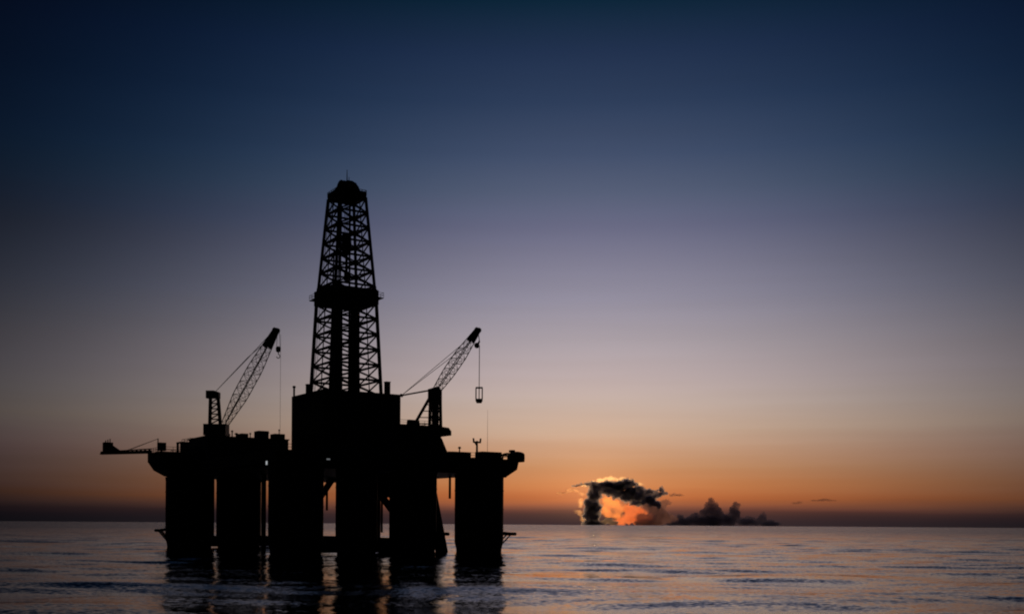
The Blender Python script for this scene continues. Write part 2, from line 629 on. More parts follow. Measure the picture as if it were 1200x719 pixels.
for k in range(3):
    p = hc + Vector((-0.5 + 0.5 * k, 0, 2.7))
    mb.tube(p, p + Vector((0, 0, 0.5 + 0.2 * k)), 0.13, 6)
bb.part('nozzle', mb, M_STEEL, head)
mb = MB()
mp_ = root + Vector((2.2, 0, 5.0))
for s in (-0.6, 0.6):
    mb.tube(root.lerp(tipv, 0.62) + side * s * 0.8 + Vector((0, 0, .1)), root + Vector((1.5, 0, 3.4)), 0.05, 4)
bb.part('stay', mb, M_ROPE)
bb.part('king_post', MB().tube(root + Vector((1.5, 0, 0.01)), root + Vector((1.5, 0, 3.5)), 0.14, 6), M_STEEL)

# lamp cabinet raised on a post beside the boom
q = at_v(189.5, 523, 27)
zc = q.z
lp = Thing('winch_cab', 'small square winch cab raised on a stalk beside the flare boom', 'cab', (q.x, 27, WZ))
lp.part('stalk', MB().tube((q.x, 27, WZ + 0.01), (q.x, 27, zc - 0.9), 0.2, 6), M_STEEL)
cab_ = lp.part('cabin', MB().box((q.x - 0.85, 26.2, zc - 0.95), (q.x + 0.85, 27.8, zc + 0.95)), M_BOX)
lp.part('window', MB().box((q.x - 0.6, 26.15, zc), (q.x + 0.6, 26.198, zc + 0.7)), M_GLASS, cab_)

# ------------------------------------------------------------------ accommodation and deck houses
def house(name, label, cat, pts, v_near, depth, z0, z1, mat=M_HOUSE, windows=0, group=None, rail=True):
    """a block whose face is on v = v_near between two photo columns"""
    ua, ub = at_v(pts[0], 520, v_near).x, at_v(pts[1], 520, v_near).x
    t_ = Thing(name, label, cat, ((ua + ub) / 2, v_near + depth / 2, z0), group)
    w_ = t_.part('wall', MB().box((ua, v_near, z0 + 0.005), (ub, v_near + depth, z1)), mat)
    t_.part('roof', MB().box((ua - 0.2, v_near - 0.2, z1 + 0.002), (ub + 0.2, v_near + depth + 0.2, z1 + 0.22)), mat)
    for k in range(windows):
        u = ua + (ub - ua) * (k + 0.5) / windows
        zc = z0 + (z1 - z0) * 0.6
        w = t_.part('window', MB().box((u - 0.45, v_near - 0.06, zc - 0.4), (u + 0.45, v_near - 0.002, zc + 0.4)), M_STEEL)
        t_.part('pane', MB().box((u - 0.35, v_near - 0.075, zc - 0.3), (u + 0.35, v_near - 0.061, zc + 0.3)), M_GLASS, w)
    if rail:
        z = z1 + 0.22
        t_.part('handrail', railing(MB(), [(ua, v_near, z), (ub, v_near, z), (ub, v_near + depth, z), (ua, v_near + depth, z), (ua, v_near, z)], h=1.0), M_STEEL)
    return t_


def z_of(px, py, v):
    return at_v(px, py, v).z


house('accommodation_block', 'long low crew quarters beneath the lattice crane, flat roofed', 'crew quarters', (243, 338), 8.0, 14.0, DZ1, z_of(300, 512.5, 8) - 0.22, windows=7, rail=False)
house('utility_house', 'square deck house between crew quarters and flare boom', 'deck house', (223, 241), 24.0, 7.0, WZ, z_of(230, 518, 24) - 0.22, windows=2)
AZ = z_of(300, 512.5, 8)
# units on the quarters' roof
for (a, b_, ptop, lab) in ((303, 315, 504.5, 'vent house standing tallest on the crew quarters roof'), (283, 291, 507.5, 'low air handling box on the crew quarters roof near the crane'),
                           (322, 334, 508, 'wide tank cradle on the crew quarters roof beside the drill floor')):
    ua, ub = at_v(a, 510, 10).x, at_v(b_, 510, 10).x
    zt = z_of((a + b_) / 2, ptop, 10)
    t_ = Thing('roof_unit', lab, 'roof unit', ((ua + ub) / 2, 11.5, AZ), 'units on the quarters roof')
    t_.part('casing', MB().box((ua, 10, AZ + 0.005), (ub, 13, zt)), M_BOX)
    t_.part('louvre', MB().box((ua + 0.2, 9.93, AZ + 0.2), (ub - 0.2, 9.998, zt - 0.15)), M_STEEL)

for px, top, r, where in ((272, 505, .14, 'tall thin vent pipe on the quarters roof between crane and air handling box'), (277, 508, .22, 'short stout vent pipe close beside the air handling box on the quarters roof'),
                          (297, 507, .12, 'thin vent pipe between air handling box and vent house on the quarters roof'), (318, 506, .16, 'vent pipe between vent house and tank cradle on the quarters roof'),
                          (331, 503, .1, 'thinnest vent pipe, rising behind the tank cradle on the quarters roof'), (269, 509, .1, 'low vent pipe nearest the king post crane pedestal on the quarters roof')):
    u = at_v(px, 510, 12).x
    zt = z_of(px, top, 12)
    t_ = Thing('vent_pipe', where, 'vent pipe', (u, 12 + (2.2 if 280 < px < 337 else 0), AZ), 'vent pipes on the quarters roof')
    vv = t_.base[1]
    t_.part('stack', MB().tube((u, vv, AZ + .005), (u, vv, zt), r, 6), M_STEEL)
    t_.part('cap', MB().lathe((u, vv), [(r * 2.0, zt - .12), (r * 2.2, zt + .02), (r * .8, zt + .22)], 10), M_STEEL)
RX0, RX1 = U0 + .3, at_v(247, 531, 14).x - .2
plat.part('handrail', railing(MB(), [(RX0, 12.2, WZ), (RX0, 35.3, WZ), (RX1, 35.3, WZ)]), M_STEEL, rd)

# open steel shelter frame
sh_u0, sh_u1 = at_v(212.5, 520, 28).x, at_v(221, 520, 28).x
sz_ = z_of(216, 518.5, 28)
t_ = Thing('shelter_frame', 'open steel frame shelter with daylight between its posts', 'shelter', (sh_u0, 28, WZ))
for (u, r) in ((sh_u0, 0.34), (sh_u1, 0.22)):
    for v in (28, 31):
        t_.part('post', MB().tube((u, v, WZ + 0.005), (u, v, sz_), r, 6), M_STEEL)
t_.part('roof', MB().box((sh_u0 - .3, 27.7, sz_ + 0.002), (sh_u1 + .3, 31.3, sz_ + 0.25)), M_STEEL)

# ------------------------------------------------------------------ drill floor and derrick
q = at_depth(405, 460, 255)
DU, DV = q.x, q.y
HB = 9.45
FZ = 35.0
df = Thing('drill_floor', 'tall boxy drill floor with solid wind walls carrying the derrick', 'drill floor', (DU, DV, DZ1))
for s in (-1, 1):
    for k in range(6):
        a0, a1 = -HB + k * HB / 3 + 0.03, -HB + (k + 1) * HB / 3 - 0.03
        t0, t1 = sorted((s * HB, s * (HB - 0.3)))
        df.part('wind_wall', MB().box((DU + a0, DV + t0, DZ1 + 0.005), (DU + a1, DV + t1, FZ + 0.9)), M_HULL)
        df.part('wind_wall', MB().box((DU + t0, DV + a0, DZ1 + 0.005), (DU + t1, DV + a1, FZ + 0.9)), M_HULL)
df.part('floor', MB().box((DU - HB + .31, DV - HB + .31, FZ - 1.2), (DU + HB - .31, DV + HB - .31, FZ)), M_HULL)
mb = MB()
for su in (-1, 1):
    for sv in (-1, 1):
        mb.box((DU + su * 6 - .5, DV + sv * 6 - .5, DZ1 + .005), (DU + su * 6 + .5, DV + sv * 6 + .5, FZ - 1.2))
df.part('substructure', mb, M_HULL)


def floor_box(name, label, cat, x0, x1, ytop, depth, mat=M_HOUSE):
    """something on the drill floor's rim, seen between two photo columns"""
    a, b_ = at_depth(x0, 460, depth), at_depth(x1, 460, depth)
    zt = at_depth((x0 + x1) / 2, ytop, depth).z
    c = (a + b_) / 2
    hw = (b_ - a).length / 2 / 1.38
    t_ = Thing(name, label, cat, (c.x, c.y, FZ))
    w_ = t_.part('wall', MB().box((c.x - hw, c.y - hw, FZ + 0.005), (c.x + hw, c.y + hw, zt - 0.15)), mat)
    t_.part('roof', MB().box((c.x - hw - .1, c.y - hw - .1, zt - 0.148), (c.x + hw + .1, c.y + hw + .1, zt)), mat)
    t_.part('window', MB().box((c.x - hw * .6, c.y - hw - .05, zt - 1.2), (c.x + hw * .6, c.y - hw - .002, zt - .6)), M_GLASS, w_)
    return t_


floor_box('driller_cabin', 'small driller cabin at the foot of the derrick on the flare side', 'cabin', 358, 366, 450, 252)
floor_box('winch_house', 'tall narrow winch house at the drill floor corner beside the slanting counter jib', 'cabin', 450, 457.5, 447, 254)
q = at_depth(343, 453, 255)
t_ = Thing('vent_mast', 'short vent mast on the drill floor corner above the crew quarters', 'vent mast', (q.x + .35, q.y, FZ))
t_.part('pipe', MB().tube((q.x + .35, q.y, FZ + .005), (q.x + .35, q.y, q.z), 0.22, 8), M_STEEL)
t_.part('cowl', MB().lathe((q.x + .35, q.y), [(0.2, q.z - .3), (0.42, q.z - .1), (0.3, q.z + .25)], 12), M_STEEL)

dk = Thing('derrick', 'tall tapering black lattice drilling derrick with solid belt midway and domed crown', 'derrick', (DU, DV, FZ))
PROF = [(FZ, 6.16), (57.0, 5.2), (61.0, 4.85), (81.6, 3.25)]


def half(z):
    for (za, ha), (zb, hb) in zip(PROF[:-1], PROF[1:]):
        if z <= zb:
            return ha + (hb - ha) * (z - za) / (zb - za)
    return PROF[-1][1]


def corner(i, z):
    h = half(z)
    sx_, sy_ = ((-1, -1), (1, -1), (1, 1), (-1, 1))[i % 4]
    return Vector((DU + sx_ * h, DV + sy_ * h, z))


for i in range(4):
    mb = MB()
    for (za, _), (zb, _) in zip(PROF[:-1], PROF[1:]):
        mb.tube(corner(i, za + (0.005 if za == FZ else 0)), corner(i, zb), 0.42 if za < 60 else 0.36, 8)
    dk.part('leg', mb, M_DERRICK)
levels = list(np.linspace(FZ + 0.6, 57.0, 7)) + list(np.linspace(61.0, 81.4, 7))
for k, z in enumerate(levels):
    if k:
        for i in range(4):
            dk.part('girt', MB().tube(corner(i, z), corner(i + 1, z), 0.29, 6), M_DERRICK)
for z0, z1 in zip(levels[:-1], levels[1:]):
    if z0 < 57.0 <= z1 and z0 > 56:
        continue
    for i in range(4):
        a0, b0, a1, b1 = corner(i, z0), corner(i + 1, z0), corner(i, z1), corner(i + 1, z1)
        for p, q in ((a0, b1), (b0, a1)):
            dk.part('diagonal_brace', MB().tube(p, q, 0.19, 5), M_DERRICK)
        mid_t = (a1 + b1) / 2
        dk.part('hanger', MB().tube((a0 + b0) / 2, mid_t, 0.14, 5), M_DERRICK)
# solid belt round the racking platform
for i in range(4):
    a0, b0 = corner(i, 57.0), corner(i + 1, 57.0)
    out_ = ((a0 + b0) / 2 - Vector((DU, DV, 57.0))).normalized()
    p = [a0 + out_ * .45, b0 + out_ * .45]
    p = [p[0] + Vector((0, 0, -.2)), p[1] + Vector((0, 0, -.2)), p[1] + Vector((0, 0, 3.1)), p[0] + Vector((0, 0, 3.1))]
    dk.part('belt_panel', MB().prism(p, out_ * 0.15), M_DERRICK)
mb = MB()
h = half(57) + 1.25
for s in (-1, 1):
    mb.box((DU - h, DV + min(s * h, s * (h - 0.75)), 58.1), (DU + h, DV + max(s * h, s * (h - 0.75)), 58.3))
    mb.box((DU + min(s * h, s * (h - 0.75)), DV - h + .76, 58.1), (DU + max(s * h, s * (h - 0.75)), DV + h - .76, 58.3))
cat = dk.part('catwalk', mb, M_STEEL)
mb = railing(MB(), [(DU - h, DV - h, 58.3), (DU + h, DV - h, 58.3), (DU + h, DV + h, 58.3), (DU - h, DV + h, 58.3), (DU - h, DV - h, 58.3)], h=1.1, step=1.6)
dk.part('handrail', mb, M_STEEL, cat)
mb = MB()                                   # finger board beams inside the belt
for k in range(9):
    u = DU - 4.2 + k * 1.05
    mb.box((u - .12, DV - 4.4, 58.4), (u + .12, DV + 4.4, 58.7))
dk.part('finger_board', mb, M_DERRICK)
# crown: water table, sheave housing, gin pole frame
mb = MB()
h = half(81.5) + 0.12
mb.box((DU - h, DV - h, 81.6), (DU + h, DV + h, 82.0))
wt = dk.part('crown_platform', mb, M_DERRICK)
mb = railing(MB(), [(DU - h, DV - h, 82), (DU + h, DV - h, 82), (DU + h, DV + h, 82), (DU - h, DV + h, 82), (DU - h, DV - h, 82)], h=1.2, step=1.0, r=0.07)
for s in (-1, 1):                            # toe and mesh screens
    mb.box((DU - h, DV + s * h - .05, 82.0), (DU + h, DV + s * h + .05, 82.9))
    mb.box((DU + s * h - .05, DV - h, 82.0), (DU + s * h + .05, DV + h, 82.9))
dk.part('crown_rail', mb, M_DERRICK, wt)
mb = MB()
mb.prism([(DU - 2.7, DV - 1.9, 82.0), (DU + 2.7, DV - 1.9, 82.0), (DU + 2.55, DV - 1.9, 83.2), (DU + 2.1, DV - 1.9, 84.2), (DU + 1.4, DV - 1.9, 84.9), (DU + .6, DV - 1.9, 85.3), (DU - .6, DV - 1.9, 85.3), (DU - 1.4, DV - 1.9, 84.9), (DU - 2.1, DV - 1.9, 84.2), (DU - 2.55, DV - 1.9, 83.2)], (0, 3.8, 0))
cb = dk.part('crown_block', mb, M_DERRICK)
mb = MB()
for k in range(5):
    mb.tube((DU - 1.6 + .8 * k - .15, DV, 83.4), (DU - 1.6 + .8 * k + .15, DV, 83.4), 2.2, 16)
dk.part('sheave', mb, M_STEEL, cb)
mb = MB()
mb.tube((DU, DV, 85.4), (DU, DV, 88.3), 0.14, 6, 0.06)
mb.tube((DU + .7, DV + .4, 85.4), (DU + .7, DV + .4, 86.8), 0.07, 5)
dk.part('lightning_rod', mb, M_STEEL, cb)
for s in (-1, 1):                           # guide rails, lines and travelling block hung from the crown
    dk.part('guide_rail', MB().tube((DU + s * 1.2, DV + .9, FZ + .01), (DU + s * 1.2, DV + .9, 81.6), 0.24, 6), M_DERRICK)
mb = MB()
for s in (-.6, -.2, .2, .6):
    mb.tube((DU + s, DV, 73.4), (DU + s * .8, DV, 81.7), 0.06, 4)
dk.part('drilling_line', mb, M_ROPE)
mb = MB()
mb.prism([(DU - .5, DV - .7, 68.5), (DU + .5, DV - .7, 68.5), (DU + 1.0, DV - .7, 70.0), (DU + .8, DV - .7, 73.4), (DU - .8, DV - .7, 73.4), (DU - 1.0, DV - .7, 70.0)], (0, 1.4, 0))
tb = dk.part('travelling_block', mb, M_CRANE)
mb = MB()
mb.tube((DU, DV, 63.5), (DU, DV, 68.6), 0.32, 8)
mb.tube((DU, DV, 62.6), (DU, DV, 64.6), 0.6, 10)
dk.part('top_drive', mb, M_CRANE, tb)
for du_, dv_, zt_ in ((-2.6, -1.8, 80.5), (1.9, 2.2, 80.5), (-3.0, 2.6, 70.0)):
    dk.part('standpipe', MB().tube((DU + du_, DV + dv_, FZ + .01), (DU + du_ * .75, DV + dv_ * .75, zt_), 0.2, 6), M_STEEL)
mb = MB()                                   # caged ladder up one leg
for k in range(120):
    z = FZ + .5 + k * .385
    c = corner(3, z)
    mb.tube((c.x + .2, c.y - .5, z), (c.x + .7, c.y - .5, z), 0.03, 4)
for dx in (.2, .7):
    mb.tube((corner(3, FZ).x + dx, corner(3, FZ).y - .5, FZ + .02), (corner(3, 81).x + dx, corner(3, 81).y - .5, 81), 0.05, 4)
dk.part('ladder', mb, M_STEEL)
# stands of drill pipe racked upright inside the derrick
for px, lab in ((395.5, 'dark bundle of upright drill pipe racked in the derrick on the flare side'), (415.5, 'dark bundle of upright drill pipe racked in the derrick on the boom crane side')):
    q = at_depth(px, 450, 255 + (1.5 if px < 400 else -1.5))
    t_ = Thing('drill_pipe_rack', lab, 'drill pipe', (q.x, q.y, FZ), 'racked drill pipe')
    mb = MB()
    for i in range(5):
        for j in range(5):
            mb.tube((q.x - .8 + .4 * i, q.y - .8 + .4 * j, FZ + .005), (q.x - .72 + .36 * i, q.y - .72 + .36 * j, 59.6 + .2 * ((i * 3 + j) % 4)), 0.12, 6)
    t_.part('pipe_stands', mb, M_STEEL, stuff=True)

# ------------------------------------------------------------------ upper deck module beside the drill floor, walkway, stair
UV = DV - 8.6
ua, ub = DU + HB + 0.05, at_v(517, 520, UV).x
um_z = z_of(505, 498.5, UV)
md = Thing('mud_module', 'tall flat topped equipment module under the boom crane beside the drill floor', 'equipment module', ((ua + ub) / 2, UV + 6, DZ1))
for k in range(4):
    w = (ub - ua) / 4
    md.part('wall_panel', MB().box((ua + k * w + .02, UV, DZ1 + .005), (ua + (k + 1) * w - .02, UV + 12, um_z - .3)), M_HULL)
md.part('roof', MB().box((ua, UV - .1, um_z - .298), (ub + .1, UV + 12.1, um_z)), M_HULL)
md.part('handrail', railing(MB(), [(ua, UV, um_z), (ub, UV, um_z), (ub, UV + 12, um_z)], h=1.0), M_STEEL)
wk = at_v(529, 506, UV)
mb = MB()
mb.prism([(ub + .12, UV, um_z - .05), (at_v(526, 500, UV).x, UV, um_z - .2), (wk.x, UV, z_of(529, 505, UV)), (wk.x, UV, z_of(529, 510, UV)), (ub + .12, UV, z_of(529, 511, UV))], (0, 5, 0))
md.part('landing', mb, M_HULL)
p0, p1 = Vector((ub + .1, UV - .1, z_of(517, 513, UV))), Vector((at_v(530, 530, UV).x, UV - .1, DZ1))
mb = MB()
mb.prism([p0, p1, p1 + Vector((-1.0, 0, 0)), (ub + .1, UV - .1, DZ1 + .005)], (0, 3.2, 0))
md.part('stair', mb, M_HULL)
# a winch hump on the module roof
q0, q1 = at_v(479, 497, UV + 2).x, at_v(494, 497, UV + 2).x
t_ = Thing('deck_winch', 'rounded winch drum on the equipment module roof behind the crane strut', 'winch', ((q0 + q1) / 2, UV + 3, um_z))
t_.part('drum', MB().tube((q0 + .5, UV + 3, um_z + .75), (q1 - .5, UV + 3, um_z + .75), 0.7, 16), M_STEEL)
for u in (q0 + .4, q1 - .4):
    t_.part('cheek', MB().prism([(u - .1, UV + 2.1, um_z + .005), (u - .1, UV + 3.9, um_z + .005), (u - .1, UV + 3.4, um_z + 1.4), (u - .1, UV + 2.6, um_z + 1.4)], (.2, 0, 0)), M_STEEL)


# ------------------------------------------------------------------ pedestal cranes
def lattice(t_, foot, tip_, w0, w1, w_tip, name='boom', bays=14, rc=0.11, rl=0.055, solid_tip=0.82):
    """four-chord lattice boom, widest near a third of its length, with a plated head"""
    foot, tip_ = Vector(foot), Vector(tip_)
    d_ = (tip_ - foot).normalized()
    hz = d_.cross(Vector((0, 0, 1))).normalized()
    up = hz.cross(d_).normalized()

    def sect(k):
        w = w0 + (w1 - w0) * min(1, k / .3) if k < .6 else w1 + (w_tip - w1) * (k - .6) / .4
        c = foot.lerp(tip_, k)
        return [c + hz * sx_ * w / 2 + up * sy_ * w / 2 for sx_, sy_ in ((-1, -1), (1, -1), (1, 1), (-1, 1))]

    boom = None
    ks = [i / bays for i in range(bays + 1)]
    S = [sect(k) for k in ks]
    for c in range(4):
        mb = MB()
        for a, b_ in zip(S[:-1], S[1:]):
            mb.tube(a[c], b_[c], rc, 5)
        if boom is None:
            boom = t_.part(name, mb, M_CRANE)
        else:
            t_.part('chord', mb, M_CRANE, boom)
    mb = MB()
    for k, (a, b_) in enumerate(zip(S[:-1], S[1:])):
        for c in range(4):
            e = (c + 1) % 4
            mb.tube(a[c], b_[e], rl, 4) if k % 2 else mb.tube(a[e], b_[c], rl, 4)
            mb.tube(a[c], a[e], rl, 4)
    t_.part('lacing', mb, M_CRANE, boom, stuff=True)
    mb = MB()                               # plated head
    A, B_ = sect(solid_tip), sect(1.0)
    for s in (0, 1):
        i, j = (0, 3) if s == 0 else (1, 2)
        mb.prism([A[i], A[j], B_[j] + d_ * .5, B_[i] + d_ * .5], hz * (0.12 if s == 0 else -0.12))
    mb.prism([A[3], A[2], B_[2], B_[3]], up * -0.1)
    mb.tube(tip_ - hz * (w_tip * .7), tip_ + hz * (w_tip * .7), w_tip * .62, 12)
    t_.part('boom_head', mb, M_CRANE, boom)
    return boom, sect


# king post crane over the crew quarters
CD = 262.0
cz = AZ + 0.22
pc = at_depth(254, 506, CD)
k1 = Thing('king_post_crane', 'lattice deck crane with thick king post standing over the crew quarters', 'crane', (pc.x, pc.y, AZ), 'deck cranes')
zb0 = at_depth(254, 515, CD).z
zb1 = at_depth(254, 497, CD).z
k1.part('pedestal', MB().lathe((pc.x, pc.y), [(2.0, AZ + .005), (2.0, zb0 + .6), (2.5, zb0 + 1.0)], 24), M_CRANE, smooth=True)
mb = MB()
a, b_ = at_depth(240.5, 506, CD), at_depth(266.5, 506, CD)
dirx = (b_ - a).normalized()
diry = Vector((-dirx.y, dirx.x, 0))
c0 = Vector((a.x, a.y, 0)) - diry * 1.8
pl = [c0, c0 + dirx * (b_ - a).length, c0 + dirx * (b_ - a).length + diry * 3.6, c0 + diry * 3.6]
zz = zb0 + 1.002
mh = k1.part('machinery_house', MB().prism([Vector((p.x, p.y, zz)) for p in pl], (0, 0, zb1 - zz)), M_CRANE)
w0_ = c0 + dirx * (b_ - a).length * .62 - diry * .03
k1.part('cab_window', MB().prism([Vector((w0_.x, w0_.y, zz + .9)), Vector((w0_.x, w0_.y, zz + 2.2)), Vector((w0_.x, w0_.y, zz + 2.2)) + dirx * 1.6, Vector((w0_.x, w0_.y, zz + .9)) + dirx * 1.6], diry * .027), M_GLASS, mh)
mb = MB()                                   # king post: two braced legs
kb, kt = at_depth(252, 497, CD), at_depth(251, 460, CD)
for s in (-1, 1):
    mb.tube(kb + dirx * s * 1.25 + Vector((0, 0, .005)), kt + dirx * s * 0.85, 0.42, 8)
for k in range(6):
    z0_, z1_ = kb.lerp(kt, k / 6), kb.lerp(kt, (k + 1) / 6)
    w = 1.25 - .4 * k / 6
    mb.tube(z0_ - dirx * w, z1_ + dirx * (w - .07), 0.16, 5)
    mb.tube(z1_ - dirx * w, z1_ + dirx * w, 0.16, 5)
kp = k1.part('king_post', mb, M_CRANE)
ht = at_depth(250, 462, CD)
mb = MB()
mb.prism([ht + dirx * x_ + Vector((0, 0, z_)) - diry * .8 for x_, z_ in ((-1.6, -.9), (1.5, -.9), (1.5, .5), (.3, .9), (-1.6, .9))], diry * 1.6)
k1.part('sheave_head', mb, M_CRANE, kp)
foot = at_depth(264, 496, CD - 1)
tip_ = at_depth(323.5, 387, CD - 9)
boom, sect = lattice(k1, foot, tip_, 1.2, 2.4, 1.0)
mb = MB()
for s in (0, 1):
    i = 3 - s
    mid = sect(.7)[i]
    mb.rod([ht + dirx * .6 + Vector((0, 0, .8)), at_depth(290 + s, 419, CD - 6), sect(.93)[i]], 0.07, 5)
k1.part('pendant_line', mb, M_ROPE)
tp = sect(.99)[0]
hb = at_depth(322.5, 408.5, CD - 9)
hb = Vector((tp.x, tp.y, hb.z))
mb = MB()
for s in (-.25, .25):
    mb.tube(tp + dirx * s, hb + dirx * s * 1.6 + Vector((0, 0, .4)), 0.05, 4)
k1.part('hoist_line', mb, M_ROPE)
hk = k1.part('hook_block', MB().lathe((hb.x, hb.y), [(.15, hb.z - .8), (.55, hb.z - .5), (.6, hb.z + .3), (.3, hb.z + .6)], 12), M_CRANE)
mb = MB()
z_ = hb.z - .8
ring = [hb + dirx * (.38 * math.sin(t_)) + Vector((0, 0, -.8 - .85 + .45 * math.cos(t_))) for t_ in np.linspace(0, 4.6, 10)]
mb.rod([hb + Vector((0, 0, -.7))] + ring, 0.1, 5)
k1.part('hook', mb, M_STEEL, hk)
tag_bot = at_depth(325, 508, CD - 9)
k1.part('tag_line', MB().tube((tp.x + .6, tp.y + .1, tp.z - .3), (tp.x + .6, tp.y + .1, AZ + .5), 0.035, 4), M_ROPE)

# boom crane on the equipment module
CD2 = at_v(510, 497, UV + 2.6)
CD2 = to_world(*CD2).y
pc = at_depth(510, 497, CD2)
k2 = Thing('boom_crane', 'lattice crane on tall pedestal holding a hook block over the sea', 'crane', (pc.x, pc.y, um_z), 'deck cranes')
zt = at_depth(510, 470, CD2).z
ztop = at_depth(510, 453, CD2).z
a, b_ = at_depth(502, 480, CD2), at_depth(518, 480, CD2)
dirx = (b_ - a).normalized()
diry = Vector((-dirx.y, dirx.x, 0))
mb = MB()
for s, sy_ in ((-1, -1), (1, -1), (1, 1), (-1, 1)):
    mb.tube(Vector((pc.x, pc.y, um_z + .005)) + dirx * s * 1.35 + diry * sy_ * 1.2, Vector((pc.x, pc.y, zt)) + dirx * s * 1.2 + diry * sy_ * 1.1, 0.3, 8)
for k in range(3):
    za, zb = um_z + (zt - um_z) * k / 3, um_z + (zt - um_z) * (k + 1) / 3
    for sy_ in (-1, 1):
        for s in (-1, 1):
            mb.tube(Vector((pc.x, pc.y, za + .02)) + dirx * s * 1.3 + diry * sy_ * 1.15, Vector((pc.x, pc.y, zb)) - dirx * s * 1.25 + diry * sy_ * 1.15, 0.15, 5)
mb.lathe((pc.x, pc.y), [(.85, um_z + .02), (.85, zt)], 16)
pdt = k2.part('pedestal', mb, M_CRANE)
mb = MB()
for sy_ in (-1, 1):
    st0 = at_depth(484, 497, CD2)
    mb.tube(Vector((st0.x, st0.y, um_z + .005)) + diry * sy_ * 1.0, Vector((pc.x, pc.y, zt + 1.5)) - dirx * 1.0 + diry * sy_ * .9, 0.26, 6)
for k in range(5):
    aa = Vector((st0.x, st0.y, um_z)).lerp(Vector((pc.x, pc.y, zt + 1.5)) - dirx * 1.0, (k + .5) / 5)
    bb_ = Vector((st0.x, st0.y, um_z)).lerp(Vector((pc.x, pc.y, zt + 1.5)) - dirx * 1.0, (k + 1.1) / 5)
    mb.tube(aa - diry, bb_ + diry, 0.12, 5)
    kk = Vector((pc.x, pc.y, aa.z)) - dirx * 1.3
    mb.tube(aa, kk, 0.11, 5)
k2.part('back_strut', mb, M_CRANE)
c0 = Vector((pc.x, pc.y, zt)) - dirx * 1.7 - diry * 1.3
top_ = ztop - zt
mb = MB().prism([c0, c0 + dirx * 3.2, c0 + dirx * 3.2 + Vector((0, 0, top_ * .75)), c0 + dirx * 2.4 + Vector((0, 0, top_)), c0 + Vector((0, 0, top_ * .8))], diry * 2.6)
mh = k2.part('operator_cab', mb, M_CRANE)
w0_ = c0 + dirx * 1.0 - diry * .03 + Vector((0, 0, 1.0))
k2.part('cab_window', MB().prism([w0_, w0_ + dirx * 1.6, w0_ + dirx * 1.6 + Vector((0, 0, 1.1)), w0_ + Vector((0, 0, 1.1))], diry * .027), M_GLASS, mh)
foot = at_depth(511, 458, CD2)
tip_ = at_depth(560, 386.5, CD2 - 8)
boom, sect = lattice(k2, foot, tip_, 1.3, 2.0, 0.9, bays=12)
cj = at_depth(470.5, 463, CD2 + 3)
mb = MB()
cjb = Vector((pc.x, pc.y, ztop - .8)) - dirx * 1.2
for sy_ in (-.7, .7):
    mb.tube(cjb + diry * sy_, cj + diry * sy_, 0.1, 5)
for k in range(6):
    mb.tube(cjb.lerp(cj, k / 6) - diry * .7, cjb.lerp(cj, (k + 1) / 6) + diry * .7, 0.06, 4)
mb.tube(cj - diry * .8, cj + diry * .8, 0.35, 8)
k2.part('counter_jib', mb, M_CRANE)
mb = MB()
for s in (2, 3):
    mb.rod([cj, sect(.72)[s], sect(.95)[s]], 0.07, 5)
k2.part('pendant_line', mb, M_ROPE)
tp = sect(1.0)[1]
hl = at_depth(561.5, 455, CD2 - 8)
j0 = Vector((hl.x, hl.y, at_depth(561, 402, CD2 - 8).z))
mb = MB()
mb.tube(tip_, j0 + Vector((0, 0, .4)), 0.1, 5)
k2.part('jib_strap', mb, M_ROPE)
mb = MB().tube(j0 - diry * .3 + Vector((0, 0, -.5)) - dirx * .6, j0 + diry * .3 + Vector((0, 0, -.5)) - dirx * .6, 0.62, 12)
mb.tube(j0 + Vector((0, 0, .5)), j0 + Vector((0, 0, -.6)) - dirx * .5, 0.22, 6)
k2.part('overhaul_sheave', mb, M_CRANE)
k2.part('hoist_line', MB().tube(j0 + Vector((0, 0, -.5)), (hl.x, hl.y, hl.z + .3), 0.09, 5), M_ROPE)
ztp, zbt = at_depth(561, 454, CD2 - 8).z, at_depth(561, 472, CD2 - 8).z
mb = MB()
c = Vector((hl.x, hl.y, 0))
for s in (-.72, .72):
    mb.tube(c + dirx * s + Vector((0, 0, ztp)), c + dirx * s + Vector((0, 0, zbt + .8)), 0.14, 6)
mb.tube(c - dirx * .8 + Vector((0, 0, ztp)), c + dirx * .8 + Vector((0, 0, ztp)), 0.22, 6)
mb.tube(c + Vector((0, 0, ztp)), c + Vector((0, 0, zbt + .8)), 0.11, 6)
hk = k2.part('hook_frame', mb, M_CRANE)
mb = MB()
c0 = c - dirx * .85 - diry * .3 + Vector((0, 0, zbt))
mb.prism([c0 + dirx * .3, c0 + dirx * 1.4, c0 + dirx * 1.7 + Vector((0, 0, .6)), c0 + dirx * 1.5 + Vector((0, 0, 1.0)), c0 + dirx * .2 + Vector((0, 0, 1.0)), c0 + Vector((0, 0, .6))], diry * .6)
k2.part('hook_block', mb, M_CRANE, hk)

# ------------------------------------------------------------------ gear on the open deck corner
GV = -33.0


def bulwark(x0, x1, ytop, name, label, cat, v0=GV, d_=3.0, mat=M_BOX, ribs=True, group=None):
    ua, ub = at_v(x0, 535, v0).x, at_v(x1, 535, v0).x
    zt = z_of((x0 + x1) / 2, ytop, v0)
    t_ = Thing(name, label, cat, ((ua + ub) / 2, v0 + d_ / 2, DZ1), group)
    b__ = t_.part('body', MB().box((ua, v0, DZ1 + .005), (ub, v0 + d_, zt)), mat)
    if ribs:
        mb_ = MB()
        n_ = max(2, int((ub - ua) / .5))
        for k in range(n_):
            u = ua + (ub - ua) * (k + .5) / n_
            mb_.box((u - .08, v0 - .05, DZ1 + .1), (u + .08, v0 - .003, zt - .1))
        t_.part('ribs', mb_, mat, b__)
    return t_


